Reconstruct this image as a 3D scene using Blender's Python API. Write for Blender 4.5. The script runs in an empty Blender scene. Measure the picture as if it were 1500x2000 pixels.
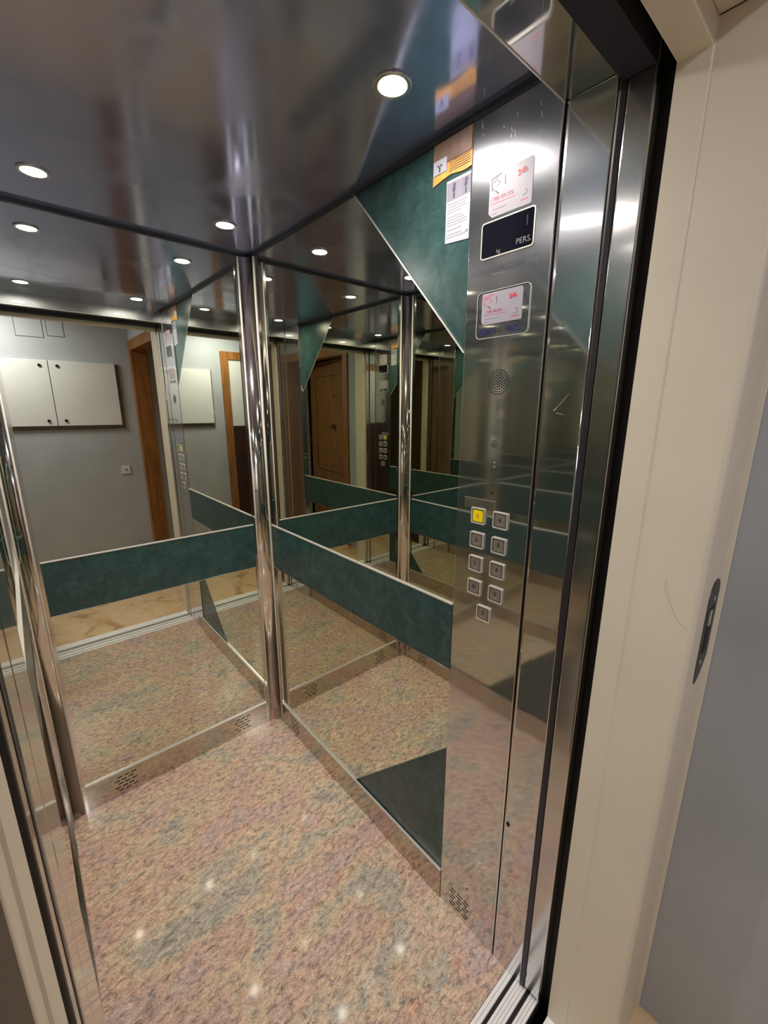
import bpy, bmesh, math, random
from mathutils import Vector, Matrix

# ------------------------------------------------------------------ frame of the place (metres)
# x: left wall -> right wall of the lift car, y: door -> back wall, z: up
W, D, H = 0.8767, 1.3948, 2.150      # right wall plane, back wall plane, wall top
XL = -0.014                          # left wall plane
CEIL = 2.162
Z_BAND1, Z_BAND0, Z_KICK = 1.048, 0.846, 0.112
Y_PAN, Y_POST, Y_GROOVE, Y_DOOR0, Y_DOOR1 = 0.271, 0.068, -0.022, -0.037, -0.080
XLF = 0.009                          # face of the front panels on the left
Y_L0, Y_L1, Y_L2 = -0.106, -0.151, -0.257   # landing frame: edge, bend, stop face
HALL_Y, HALL_XR, HALL_XL, HALL_Z = -1.96, 1.085, -2.6, 2.55

scene = bpy.context.scene
col = scene.collection

# ------------------------------------------------------------------ camera
cam_d = bpy.data.cameras.new('camera')
cam_d.sensor_fit = 'HORIZONTAL'
cam_d.sensor_width = 36.0
cam_d.lens = 825.3 / 1500 * 36.0
cam_d.clip_start = 0.01
cam = bpy.data.objects.new('camera', cam_d)
col.objects.link(cam)
yaw, pitch, roll = 0.716525, -0.238784, 0.002471
f = Vector((math.sin(yaw) * math.cos(pitch), math.cos(yaw) * math.cos(pitch), math.sin(pitch)))
r = Vector((math.cos(yaw), -math.sin(yaw), 0))
u = r.cross(f)
r2 = r * math.cos(roll) + u * math.sin(roll)
u2 = -r * math.sin(roll) + u * math.cos(roll)
cam.matrix_world = Matrix(((r2.x, u2.x, -f.x, 0.04026), (r2.y, u2.y, -f.y, -0.40235), (r2.z, u2.z, -f.z, 1.56242), (0, 0, 0, 1)))
scene.camera = cam

# ------------------------------------------------------------------ light, exposure
world = bpy.data.worlds.new('world')
world.use_nodes = True
world.node_tree.nodes['Background'].inputs[0].default_value = (0.35, 0.38, 0.45, 1)
world.node_tree.nodes['Background'].inputs[1].default_value = 0.01
scene.world = world
LAMP_W = 310.0          # emission strength of the four spot lenses
BEAM_W = 7.0            # watts of each spot's downward beam
LAMP_COL = (1.0, 0.925, 0.855)
HALL_LAMP_W = 18.5      # watts of the hallway ceiling lamp

hl = bpy.data.lights.new('hallway_light', 'AREA')
hl.shape = 'DISK'; hl.size = 0.34; hl.energy = HALL_LAMP_W; hl.color = (0.95, 0.96, 1.0)
hlo = bpy.data.objects.new('hallway_light', hl)
hlo.location = (-0.10, -1.50, HALL_Z - 0.075)
col.objects.link(hlo)

scene.view_settings.view_transform = 'Standard'
scene.view_settings.look = 'None'
scene.view_settings.gamma = 1.0
scene.view_settings.use_curve_mapping = False
scene.view_settings.exposure = 0.2
cy = scene.cycles
cy.max_bounces = 24
cy.glossy_bounces = 20
cy.diffuse_bounces = 5
cy.transmission_bounces = 4
cy.sample_clamp_indirect = 4.0
cy.blur_glossy = 0.3
cy.use_denoising = True


# ------------------------------------------------------------------ materials
def new_mat(name):
    m = bpy.data.materials.new(name)
    m.use_nodes = True
    nt = m.node_tree
    return m, nt, nt.nodes['Principled BSDF']


def node(nt, kind, **kw):
    n = nt.nodes.new(kind)
    for k, v in kw.items():
        if k in n.inputs.keys() if hasattr(n.inputs, 'keys') else False:
            n.inputs[k].default_value = v
        else:
            setattr(n, k, v)
    return n


def plain(name, colr, rough=0.5, metal=0.0, noise=0.0, nscale=30, bump=0.0, bscale=200, spec=0.5, coat=0.0):
    m, nt, b = new_mat(name)
    b.inputs['Base Color'].default_value = (*colr, 1)
    b.inputs['Roughness'].default_value = rough
    b.inputs['Metallic'].default_value = metal
    b.inputs['Specular IOR Level'].default_value = spec
    b.inputs['Coat Weight'].default_value = coat
    tc = node(nt, 'ShaderNodeTexCoord')
    if noise:
        n = node(nt, 'ShaderNodeTexNoise'); n.inputs['Scale'].default_value = nscale; n.inputs['Detail'].default_value = 6
        nt.links.new(tc.outputs['Object'], n.inputs['Vector'])
        cr = node(nt, 'ShaderNodeValToRGB')
        cr.color_ramp.elements[0].position = 0.3; cr.color_ramp.elements[1].position = 0.72
        cr.color_ramp.elements[0].color = (*[c * (1 - noise) for c in colr], 1)
        cr.color_ramp.elements[1].color = (*[min(1, c * (1 + noise)) for c in colr], 1)
        nt.links.new(n.outputs['Fac'], cr.inputs['Fac'])
        nt.links.new(cr.outputs['Color'], b.inputs['Base Color'])
    if bump:
        n = node(nt, 'ShaderNodeTexNoise'); n.inputs['Scale'].default_value = bscale; n.inputs['Detail'].default_value = 4
        nt.links.new(tc.outputs['Object'], n.inputs['Vector'])
        bp = node(nt, 'ShaderNodeBump'); bp.inputs['Strength'].default_value = bump; bp.inputs['Distance'].default_value = 0.002
        nt.links.new(n.outputs['Fac'], bp.inputs['Height'])
        nt.links.new(bp.outputs['Normal'], b.inputs['Normal'])
    return m


def steel(name, colr, rough, aniso=0.0, tangent='Z', stretch=(1, 1, 1), bump=0.0, wave=0.0, smudge=0.0, rot=0.0):
    """polished / brushed steel; streaks of fine brushing noise and faint smudges in the roughness"""
    m, nt, b = new_mat(name)
    b.inputs['Base Color'].default_value = (*colr, 1)
    b.inputs['Metallic'].default_value = 1.0
    b.inputs['Roughness'].default_value = rough
    tc = node(nt, 'ShaderNodeTexCoord')
    if aniso:
        b.inputs['Anisotropic'].default_value = aniso
        b.inputs['Anisotropic Rotation'].default_value = rot
        tg = node(nt, 'ShaderNodeTangent'); tg.direction_type = 'RADIAL'; tg.axis = tangent
        nt.links.new(tg.outputs['Tangent'], b.inputs['Tangent'])
    if smudge:
        n = node(nt, 'ShaderNodeTexNoise'); n.inputs['Scale'].default_value = 5.0; n.inputs['Detail'].default_value = 5
        n.inputs['Distortion'].default_value = 1.2
        nt.links.new(tc.outputs['Object'], n.inputs['Vector'])
        mr = node(nt, 'ShaderNodeMapRange')
        mr.inputs['From Min'].default_value = 0.45; mr.inputs['From Max'].default_value = 0.8
        mr.inputs['To Min'].default_value = rough; mr.inputs['To Max'].default_value = rough + smudge
        nt.links.new(n.outputs['Fac'], mr.inputs['Value'])
        nt.links.new(mr.outputs['Result'], b.inputs['Roughness'])
    last = None
    if bump:
        mp = node(nt, 'ShaderNodeMapping'); mp.inputs['Scale'].default_value = stretch
        nt.links.new(tc.outputs['Object'], mp.inputs['Vector'])
        n = node(nt, 'ShaderNodeTexNoise'); n.inputs['Scale'].default_value = 1.0; n.inputs['Detail'].default_value = 3
        nt.links.new(mp.outputs['Vector'], n.inputs['Vector'])
        bp = node(nt, 'ShaderNodeBump'); bp.inputs['Strength'].default_value = bump; bp.inputs['Distance'].default_value = 0.001
        nt.links.new(n.outputs['Fac'], bp.inputs['Height'])
        last = bp
    if wave:
        n = node(nt, 'ShaderNodeTexNoise'); n.inputs['Scale'].default_value = 3.2; n.inputs['Detail'].default_value = 1
        nt.links.new(tc.outputs['Object'], n.inputs['Vector'])
        bp = node(nt, 'ShaderNodeBump'); bp.inputs['Strength'].default_value = wave; bp.inputs['Distance'].default_value = 0.01
        nt.links.new(n.outputs['Fac'], bp.inputs['Height'])
        if last: nt.links.new(last.outputs['Normal'], bp.inputs['Normal'])
        last = bp
    if last: nt.links.new(last.outputs['Normal'], b.inputs['Normal'])
    return m


def add_haze(m, fac, rough, colr):
    """second, broader lobe of the brushed finish"""
    nt = m.node_tree; a = nt.nodes['Principled BSDF']
    b = nt.nodes.new('ShaderNodeBsdfPrincipled')
    b.inputs['Base Color'].default_value = (*colr, 1); b.inputs['Metallic'].default_value = 1.0
    b.inputs['Roughness'].default_value = rough; b.inputs['Anisotropic'].default_value = 0.75
    tg = nt.nodes.new('ShaderNodeTangent'); tg.direction_type = 'RADIAL'; tg.axis = 'Z'
    nt.links.new(tg.outputs['Tangent'], b.inputs['Tangent'])
    mx = nt.nodes.new('ShaderNodeMixShader'); mx.inputs[0].default_value = fac
    nt.links.new(a.outputs[0], mx.inputs[1]); nt.links.new(b.outputs[0], mx.inputs[2])
    out = [n for n in nt.nodes if n.type == 'OUTPUT_MATERIAL'][0]
    nt.links.new(mx.outputs[0], out.inputs['Surface'])


def granite():
    m, nt, b = new_mat('polished_granite')
    tc = node(nt, 'ShaderNodeTexCoord')
    L = nt.links.new
    rot = node(nt, 'ShaderNodeMapping'); rot.inputs['Rotation'].default_value = (0, 0, math.radians(-22)); rot.inputs['Scale'].default_value = (1.0, 1.9, 1)
    L(tc.outputs['Object'], rot.inputs['Vector'])

    def noise(scale, detail, dist=0.0, rough=0.5, vec=rot):
        n = node(nt, 'ShaderNodeTexNoise'); n.inputs['Scale'].default_value = scale; n.inputs['Detail'].default_value = detail
        n.inputs['Distortion'].default_value = dist; n.inputs['Roughness'].default_value = rough
        L(vec.outputs['Vector'], n.inputs['Vector']); return n

    # slow drift between salmon, mauve, ochre and grey green
    n1 = noise(3.0, 8, 0.6, 0.70)
    c1 = node(nt, 'ShaderNodeValToRGB'); e = c1.color_ramp.elements
    e[0].position = 0.30; e[0].color = (0.38, 0.375, 0.35, 1)
    e[1].position = 0.74; e[1].color = (0.42, 0.345, 0.36, 1)
    for p, c in ((0.42, (0.50, 0.485, 0.44, 1)), (0.475, (0.64, 0.54, 0.42, 1)), (0.54, (0.60, 0.45, 0.395, 1)), (0.61, (0.57, 0.485, 0.475, 1))):
        x = e.new(p); x.color = c
    L(n1.outputs['Fac'], c1.inputs['Fac'])
    # medium mottling
    n2 = noise(40, 9, 0.5, 0.82)
    c2 = node(nt, 'ShaderNodeValToRGB'); e = c2.color_ramp.elements
    e[0].position = 0.38; e[0].color = (0.22, 0.20, 0.22, 1); e[1].position = 0.64; e[1].color = (1.42, 1.28, 1.12, 1)
    x = e.new(0.5); x.color = (0.92, 0.86, 0.82, 1)
    L(n2.outputs['Fac'], c2.inputs['Fac'])
    mx = node(nt, 'ShaderNodeMix', data_type='RGBA', blend_type='MULTIPLY'); mx.inputs['Factor'].default_value = 0.85
    L(c1.outputs['Color'], mx.inputs['A']); L(c2.outputs['Color'], mx.inputs['B'])
    # fine grain: dark flecks and pale crystals drawn out along the veins
    fine = node(nt, 'ShaderNodeMapping'); fine.inputs['Rotation'].default_value = (0, 0, math.radians(-24)); fine.inputs['Scale'].default_value = (1.0, 2.6, 1)
    L(tc.outputs['Object'], fine.inputs['Vector'])
    n3 = noise(260, 4, 1.0, 0.75, fine)
    c3 = node(nt, 'ShaderNodeValToRGB'); e = c3.color_ramp.elements
    e[0].position = 0.36; e[0].color = (0.16, 0.14, 0.15, 1); e[1].position = 0.66; e[1].color = (1.95, 1.75, 1.5, 1)
    x = e.new(0.44); x.color = (0.85, 0.82, 0.80, 1)
    x = e.new(0.58); x.color = (1.05, 1.0, 0.95, 1)
    L(n3.outputs['Fac'], c3.inputs['Fac'])
    mx2 = node(nt, 'ShaderNodeMix', data_type='RGBA', blend_type='MULTIPLY'); mx2.inputs['Factor'].default_value = 1.0
    L(mx.outputs['Result'], mx2.inputs['A']); L(c3.outputs['Color'], mx2.inputs['B'])
    # scattered red-brown and slate-blue knots
    n4 = noise(8, 8, 0.8, 0.7)
    c4 = node(nt, 'ShaderNodeValToRGB'); e = c4.color_ramp.elements
    e[0].position = 0.30; e[0].color = (0.50, 0.54, 0.62, 1); e[1].position = 0.72; e[1].color = (1.15, 0.76, 0.68, 1)
    x = e.new(0.41); x.color = (1, 1, 1, 1); x = e.new(0.58); x.color = (1, 1, 1, 1)
    L(n4.outputs['Fac'], c4.inputs['Fac'])
    mx3 = node(nt, 'ShaderNodeMix', data_type='RGBA', blend_type='MULTIPLY'); mx3.inputs['Factor'].default_value = 0.8
    L(mx2.outputs['Result'], mx3.inputs['A']); L(c4.outputs['Color'], mx3.inputs['B'])
    L(mx3.outputs['Result'], b.inputs['Base Color'])
    b.inputs['Roughness'].default_value = 0.07
    b.inputs['Specular IOR Level'].default_value = 0.55
    return m


def marble():
    m, nt, b = new_mat('cream_marble')
    tc = node(nt, 'ShaderNodeTexCoord'); L = nt.links.new
    n = node(nt, 'ShaderNodeTexNoise'); n.inputs['Scale'].default_value = 3.5; n.inputs['Detail'].default_value = 9; n.inputs['Distortion'].default_value = 2.0
    L(tc.outputs['Object'], n.inputs['Vector'])
    c = node(nt, 'ShaderNodeValToRGB'); e = c.color_ramp.elements
    e[0].position = 0.35; e[0].color = (0.42, 0.24, 0.10, 1); e[1].position = 0.66; e[1].color = (0.74, 0.54, 0.33, 1)
    x = e.new(0.45); x.color = (0.66, 0.45, 0.24, 1)
    L(n.outputs['Fac'], c.inputs['Fac']); L(c.outputs['Color'], b.inputs['Base Color'])
    b.inputs['Roughness'].default_value = 0.18
    return m


def wood(name, dark, light, scale=(18, 18, 1.6)):
    m, nt, b = new_mat(name)
    tc = node(nt, 'ShaderNodeTexCoord'); L = nt.links.new
    mp = node(nt, 'ShaderNodeMapping'); mp.inputs['Scale'].default_value = scale
    L(tc.outputs['Object'], mp.inputs['Vector'])
    n = node(nt, 'ShaderNodeTexNoise'); n.inputs['Scale'].default_value = 2.2; n.inputs['Detail'].default_value = 7; n.inputs['Distortion'].default_value = 0.8
    L(mp.outputs['Vector'], n.inputs['Vector'])
    c = node(nt, 'ShaderNodeValToRGB'); e = c.color_ramp.elements
    e[0].position = 0.3; e[0].color = (*dark, 1); e[1].position = 0.7; e[1].color = (*light, 1)
    L(n.outputs['Fac'], c.inputs['Fac']); L(c.outputs['Color'], b.inputs['Base Color'])
    b.inputs['Roughness'].default_value = 0.35
    return m


def laminate():
    m, nt, b = new_mat('teal_laminate')
    tc = node(nt, 'ShaderNodeTexCoord'); L = nt.links.new
    n = node(nt, 'ShaderNodeTexNoise'); n.inputs['Scale'].default_value = 18; n.inputs['Detail'].default_value = 9; n.inputs['Roughness'].default_value = 0.78; n.inputs['Distortion'].default_value = 0.6
    L(tc.outputs['Object'], n.inputs['Vector'])
    c = node(nt, 'ShaderNodeValToRGB'); e = c.color_ramp.elements
    e[0].position = 0.34; e[0].color = (0.016, 0.040, 0.038, 1); e[1].position = 0.78; e[1].color = (0.050, 0.105, 0.102, 1)
    x = e.new(0.5); x.color = (0.026, 0.062, 0.060, 1)
    L(n.outputs['Fac'], c.inputs['Fac']); L(c.outputs['Color'], b.inputs['Base Color'])
    b.inputs['Roughness'].default_value = 0.27
    b.inputs['Specular IOR Level'].default_value = 0.5
    return m


def emitter(name, colr, strength):
    m = bpy.data.materials.new(name); m.use_nodes = True
    nt = m.node_tree; nt.nodes.clear()
    e = nt.nodes.new('ShaderNodeEmission'); e.inputs[0].default_value = (*colr, 1); e.inputs[1].default_value = strength
    o = nt.nodes.new('ShaderNodeOutputMaterial'); nt.links.new(e.outputs[0], o.inputs[0])
    return m


def mirror_mat():
    m, nt, b = new_mat('mirror_glass')
    b.inputs['Base Color'].default_value = (0.75, 0.76, 0.66, 1)
    b.inputs['Metallic'].default_value = 1.0
    tc = node(nt, 'ShaderNodeTexCoord'); L = nt.links.new
    # faint breath and finger smears
    n = node(nt, 'ShaderNodeTexNoise'); n.inputs['Scale'].default_value = 3.4; n.inputs['Detail'].default_value = 7; n.inputs['Distortion'].default_value = 2.5
    L(tc.outputs['Object'], n.inputs['Vector'])
    mr = node(nt, 'ShaderNodeMapRange'); mr.inputs['From Min'].default_value = 0.60; mr.inputs['From Max'].default_value = 0.85
    mr.inputs['To Min'].default_value = 0.0; mr.inputs['To Max'].default_value = 0.10
    L(n.outputs['Fac'], mr.inputs['Value']); L(mr.outputs['Result'], b.inputs['Roughness'])
    return m


M = {}
M['granite'] = granite()
M['marble'] = marble()
M['laminate'] = laminate()
M['mirror'] = mirror_mat()
M['glass_edge'] = plain('mirror_edge', (0.16, 0.28, 0.25), 0.15, 0.3)
M['ceiling_steel'] = steel('ceiling_steel', (0.45, 0.49, 0.74), 0.12, wave=0.03, smudge=0.16)  # blue tint stands in for lens-flare haze, put into the steel's colour
M['ceiling_steel'].node_tree.nodes['Principled BSDF'].inputs['Metallic'].default_value = 0.86
M['polished'] = steel('polished_steel', (0.62, 0.58, 0.53), 0.08, wave=0.03, smudge=0.05)
M['cove_steel'] = steel('cove_steel', (0.70, 0.66, 0.60), 0.085, wave=0.012)
M['kick_steel'] = steel('kick_steel', (0.55, 0.50, 0.44), 0.13, wave=0.05)
M['panel_steel'] = steel('panel_steel', (0.70, 0.70, 0.69), 0.052, aniso=0.9, tangent='Z', rot=0.0, wave=0.02, smudge=0.02)
M['door_steel'] = steel('door_steel', (0.62, 0.60, 0.57), 0.13, aniso=0.8, tangent='Z', wave=0.03)
add_haze(M['panel_steel'], 0.20, 0.30, (0.72, 0.74, 0.80))
add_haze(M['door_steel'], 0.20, 0.30, (0.68, 0.69, 0.72))
M['plate_steel'] = steel('plate_steel', (0.62, 0.56, 0.50), 0.28, bump=0.05, stretch=(3, 60, 900))
M['button_steel'] = plain('button_steel', (0.80, 0.76, 0.69), 0.30, 0.6)
M['cap_steel'] = plain('cap_steel', (0.40, 0.35, 0.31), 0.38, 0.75, bump=0.15, bscale=2500)
M['chrome'] = plain('chrome_edge', (0.90, 0.87, 0.80), 0.28, 0.55)
M['dark'] = plain('black_gap', (0.006, 0.005, 0.006), 0.7)
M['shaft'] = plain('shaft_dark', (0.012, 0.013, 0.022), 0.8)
M['rubber'] = plain('dark_rubber', (0.020, 0.016, 0.020), 0.45)
M['seam'] = plain('dark_seam', (0.02, 0.022, 0.03), 0.4)
M['sill'] = plain('sill_aluminium', (0.92, 0.89, 0.88), 0.30, 0.1)
M['beige'] = plain('beige_enamel', (0.76, 0.67, 0.54), 0.42, noise=0.03, nscale=6, bump=0.12, bscale=900)
M['hall_wall'] = plain('grey_plaster', (0.45, 0.46, 0.47), 0.8, noise=0.06, nscale=4, bump=0.35, bscale=260)
M['hall_ceiling'] = plain('white_plaster', (0.6, 0.6, 0.6), 0.9, bump=0.2)
M['cabinet'] = plain('white_cabinet', (0.78, 0.76, 0.72), 0.5, noise=0.03, nscale=5)
M['cabinet_body_shadow'] = plain('taupe_body_shadow', (0.16, 0.13, 0.11), 0.6)
M['black_knob'] = plain('black_knob', (0.01, 0.01, 0.01), 0.4)
M['oak'] = wood('orange_oak', (0.20, 0.075, 0.018), (0.40, 0.17, 0.045))
M['oak_leaf'] = wood('door_oak', (0.15, 0.065, 0.022), (0.30, 0.135, 0.045))
M['dark_wood'] = wood('dark_wood', (0.03, 0.010, 0.008), (0.07, 0.022, 0.018))
M['brown_leaf'] = plain('dark_brown_enamel', (0.045, 0.030, 0.024), 0.5, bump=0.1)
M['brass'] = plain('dark_brass', (0.25, 0.17, 0.08), 0.35, 0.9)
M['switch'] = plain('white_plastic', (0.72, 0.72, 0.70), 0.35)
M['strike'] = plain('dull_nickel', (0.085, 0.072, 0.066), 0.42, 0.6, bump=0.1)
M['bare'] = plain('bare_metal', (0.75, 0.73, 0.70), 0.3, 0.6)
M['paper'] = plain('white_paper', (0.36, 0.36, 0.41), 0.55, noise=0.02)
M['card'] = plain('lilac_white_card', (0.34, 0.315, 0.365), 0.45)
M['grey_ink'] = plain('grey_ink', (0.18, 0.17, 0.21), 0.6)
M['dark_ink'] = plain('dark_ink', (0.05, 0.045, 0.08), 0.6)
M['pale_ink'] = plain('pale_ink', (0.20, 0.19, 0.24), 0.6)
M['red_ink'] = plain('red_ink', (0.60, 0.04, 0.07), 0.5)
M['pink_ink'] = plain('pink_ink', (0.50, 0.16, 0.22), 0.5)
M['blue_ink'] = plain('blue_paint', (0.012, 0.014, 0.10), 0.4)
M['orange_paper'] = plain('orange_paper', (0.62, 0.30, 0.07), 0.5, noise=0.22, nscale=40, bump=0.5, bscale=60)
M['brown_paper'] = plain('brown_paper', (0.16, 0.10, 0.075), 0.5, noise=0.25, nscale=40)
M['display'] = plain('black_display', (0.006, 0.007, 0.012), 0.09, spec=0.5)
M['display_text'] = plain('display_text', (0.20, 0.20, 0.22), 0.4)
M['yellow_cap'] = plain('yellow_cap', (0.90, 0.70, 0.005), 0.4)
M['orange_mark'] = plain('orange_mark', (0.65, 0.30, 0.02), 0.5)
M['lamp_ring'] = steel('lamp_ring', (0.80, 0.76, 0.70), 0.2)
M['lamp'] = emitter('lamp_glow', LAMP_COL, LAMP_W)
M['lens_white'] = emitter('hall_lens_glow', (0.86, 0.92, 1.0), 3.0)


# ------------------------------------------------------------------ mesh helpers
def box(bm, x0, x1, y0, y1, z0, z1):
    v = [bm.verts.new((x, y, z)) for x in (x0, x1) for y in (y0, y1) for z in (z0, z1)]
    for q in ((0, 1, 3, 2), (4, 6, 7, 5), (0, 4, 5, 1), (2, 3, 7, 6), (0, 2, 6, 4), (1, 5, 7, 3)):
        bm.faces.new([v[i] for i in q])


def prism(bm, pts, axis, a, b):
    """extrude the outline pts (two coordinates) along axis from a to b"""
    def mk(p, t):
        return {'x': (t, p[0], p[1]), 'y': (p[0], t, p[1]), 'z': (p[0], p[1], t)}[axis]
    lo = [bm.verts.new(mk(p, a)) for p in pts]
    hi = [bm.verts.new(mk(p, b)) for p in pts]
    n = len(pts)
    bm.faces.new(lo); bm.faces.new(hi)
    for i in range(n):
        bm.faces.new((lo[i], lo[(i + 1) % n], hi[(i + 1) % n], hi[i]))


def rrect(cx, cz, w, h, rad, n=5):
    pts = []
    for sx, sz, a0 in ((1, 1, 0), (-1, 1, 90), (-1, -1, 180), (1, -1, 270)):
        for k in range(n + 1):
            a = math.radians(a0 + 90 * k / n)
            pts.append((cx + sx * (w / 2 - rad) + rad * math.cos(a), cz + sz * (h / 2 - rad) + rad * math.sin(a)))
    return pts


def ring_prism(bm, outer, inner, axis, a, b):
    """frame between two outlines with the same number of points"""
    def mk(p, t):
        return {'x': (t, p[0], p[1]), 'y': (p[0], t, p[1]), 'z': (p[0], p[1], t)}[axis]
    o0 = [bm.verts.new(mk(p, a)) for p in outer]; o1 = [bm.verts.new(mk(p, b)) for p in outer]
    i0 = [bm.verts.new(mk(p, a)) for p in inner]; i1 = [bm.verts.new(mk(p, b)) for p in inner]
    n = len(outer)
    for k in range(n):
        j = (k + 1) % n
        bm.faces.new((o0[k], o0[j], o1[j], o1[k])); bm.faces.new((i0[k], i1[k], i1[j], i0[j]))
        bm.faces.new((o1[k], o1[j], i1[j], i1[k])); bm.faces.new((o0[k], i0[k], i0[j], o0[j]))


def circle(cx, cz, rad, n=24):
    return [(cx + rad * math.cos(2 * math.pi * k / n), cz + rad * math.sin(2 * math.pi * k / n)) for k in range(n)]


def sheet(bm, pts, axis, t0, thick):
    prism(bm, pts, axis, t0, t0 + thick)


def obj(name, bm, mat, parent=None, smooth=False, bevel=0.0, label=None):
    off = Vector((0, 0, 0))
    p = parent
    while p is not None:
        off += p.location; p = p.parent
    if off.length: bmesh.ops.translate(bm, verts=bm.verts, vec=-off)
    bmesh.ops.recalc_face_normals(bm, faces=bm.faces)
    me = bpy.data.meshes.new(name); bm.to_mesh(me); bm.free()
    if smooth:
        for pl in me.polygons: pl.use_smooth = True
    me.materials.append(mat if not isinstance(mat, str) else M[mat])
    o = bpy.data.objects.new(name, me); col.objects.link(o)
    if parent: o.parent = parent
    if bevel:
        bv = o.modifiers.new('bevel', 'BEVEL'); bv.width = bevel; bv.segments = 2; bv.limit_method = 'ANGLE'
    if label: o['label'] = label
    return o


def thing(name, label, cat, loc, group=None):
    o = bpy.data.objects.new(name, None); col.objects.link(o)
    o.empty_display_size = 0.05
    o.location = loc; o['label'] = label; o['category'] = cat
    if group: o['group'] = group
    return o


def tag(o, label, cat, group=None):
    o['label'] = label; o['category'] = cat
    if group: o['group'] = group
    return o


def struct(name, bm, mat, parent=None, **kw):
    o = obj(name, bm, mat, parent, **kw)
    if parent is None: o['kind'] = 'structure'
    return o


def boxo(name, dims, mat, parent=None, bevel=0.0, **kw):
    bm = bmesh.new(); box(bm, *dims)
    return obj(name, bm, mat, parent, bevel=bevel, **kw)


def structbox(name, dims, mat, bevel=0.0):
    o = boxo(name, dims, mat, bevel=bevel); o['kind'] = 'structure'; return o


def text_bm(s, size, to_world, depth=0.0003, bold=0.0, squeeze=1.0):
    cu = bpy.data.curves.new('txt', 'FONT'); cu.body = s; cu.size = size; cu.extrude = depth; cu.offset = bold; cu.resolution_u = 3
    cu.align_x = 'CENTER'; cu.align_y = 'CENTER'
    to = bpy.data.objects.new('txt', cu); col.objects.link(to)
    bpy.context.view_layer.update()
    me = bpy.data.meshes.new_from_object(to.evaluated_get(bpy.context.evaluated_depsgraph_get()))
    bm = bmesh.new(); bm.from_mesh(me)
    bmesh.ops.scale(bm, vec=(squeeze, 1, 1), verts=bm.verts)
    bmesh.ops.transform(bm, matrix=to_world, verts=bm.verts)
    bpy.data.objects.remove(to); bpy.data.curves.remove(cu); bpy.data.meshes.remove(me)
    return bm


def on_right(x, y, z, tilt=0.0):
    """frame for writing on the right wall: text runs towards -y, up is +z, faces -x"""
    m = Matrix(((0, 0, -1, x), (-1, 0, 0, y), (0, 1, 0, z), (0, 0, 0, 1)))
    return m @ Matrix.Rotation(tilt, 4, 'Z')


# ================================================================== LIFT CAR: shell
structbox('floor', (XL - 0.02, W + 0.02, 0.021, D + 0.02, -0.03, 0.0), 'granite')
structbox('ceiling', (XL - 0.02, W + 0.02, Y_POST + 0.0005, D + 0.02, CEIL, CEIL + 0.03), 'ceiling_steel')
structbox('wall_back', (XL - 0.02, W + 0.02, D + 0.006, D + 0.03, 0.0, CEIL), 'laminate')
structbox('wall_right', (W + 0.004, W + 0.03, Y_PAN, D + 0.006, 0.0, CEIL), 'laminate')
structbox('wall_left', (XL - 0.03, XL - 0.004, Y_PAN, D + 0.006, 0.0, CEIL), 'laminate')

# shadow gap under the ceiling, all round
bm = bmesh.new(); box(bm, XL - 0.003, XL + 0.006, Y_PAN, D, H, CEIL); struct('trim_1', bm, 'seam')
bm = bmesh.new(); box(bm, W - 0.006, W + 0.003, Y_POST + 0.006, D, H, CEIL); struct('trim_2', bm, 'seam')
bm = bmesh.new(); box(bm, XL, W, D - 0.006, D + 0.003, H, CEIL); struct('trim_3', bm, 'seam')

XB0, XB1 = 0.047, 0.811          # mirrors of the back wall, between the coves
YR0, YR1 = Y_PAN, 1.331          # panels of the side walls


def slots(bm, axis, c, z, face, w, out):
    """staggered vent slots: five rows, each of two or three short slots"""
    n = 5
    for k in range(n):
        zz = z - k * 0.0155
        sh = (0.012, 0.0, 0.012, 0.0, 0.012)[k]
        cnt = 3
        for j in range(cnt):
            a = c + sh + j * w / 3
            if axis == 'x': box(bm, a, a + w / 3 * 0.72, face - 0.0006, face + 0.0004, zz - 0.0022, zz + 0.0022)
            else: box(bm, face - 0.0006, face + 0.0006, a, a + w / 3 * 0.72, zz - 0.0022, zz + 0.0022)


# kick plates (steel skirting with vent slots)
bm = bmesh.new(); box(bm, XB0, XB1, D - 0.006, D + 0.006, 0.0, Z_KICK)
kb = struct('baseboard_back', bm, 'kick_steel')
bm = bmesh.new(); slots(bm, 'x', 0.142, 0.088, D - 0.006, 0.075, -1); slots(bm, 'x', 0.642, 0.088, D - 0.006, 0.075, -1)
obj('vent_slots', bm, 'dark', kb)
bm = bmesh.new(); box(bm, XB0, XB1, D - 0.0072, D + 0.001, Z_KICK - 0.0002, Z_KICK + 0.0022); obj('top_edge', bm, 'chrome', kb)
for nm, xf, s in (('baseboard_right', W, -1), ('baseboard_left', XL, 1)):
    bm = bmesh.new(); box(bm, min(xf + s * 0.006, xf - s * 0.004), max(xf + s * 0.006, xf - s * 0.004), YR0, YR1, 0.0, Z_KICK)
    k = struct(nm, bm, 'kick_steel')
    bm = bmesh.new(); slots(bm, 'y', 1.165, 0.088, xf + s * 0.006, 0.075, 0); slots(bm, 'y', 0.44, 0.088, xf + s * 0.006, 0.0, 0) if False else None
    obj('vent_slots', bm, 'dark', k)
    bm = bmesh.new(); box(bm, min(xf + s * 0.0072, xf), max(xf + s * 0.0072, xf), YR0, YR1, Z_KICK - 0.0002, Z_KICK + 0.0022); obj('top_edge', bm, 'chrome' if s < 0 else 'polished', k)

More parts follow.
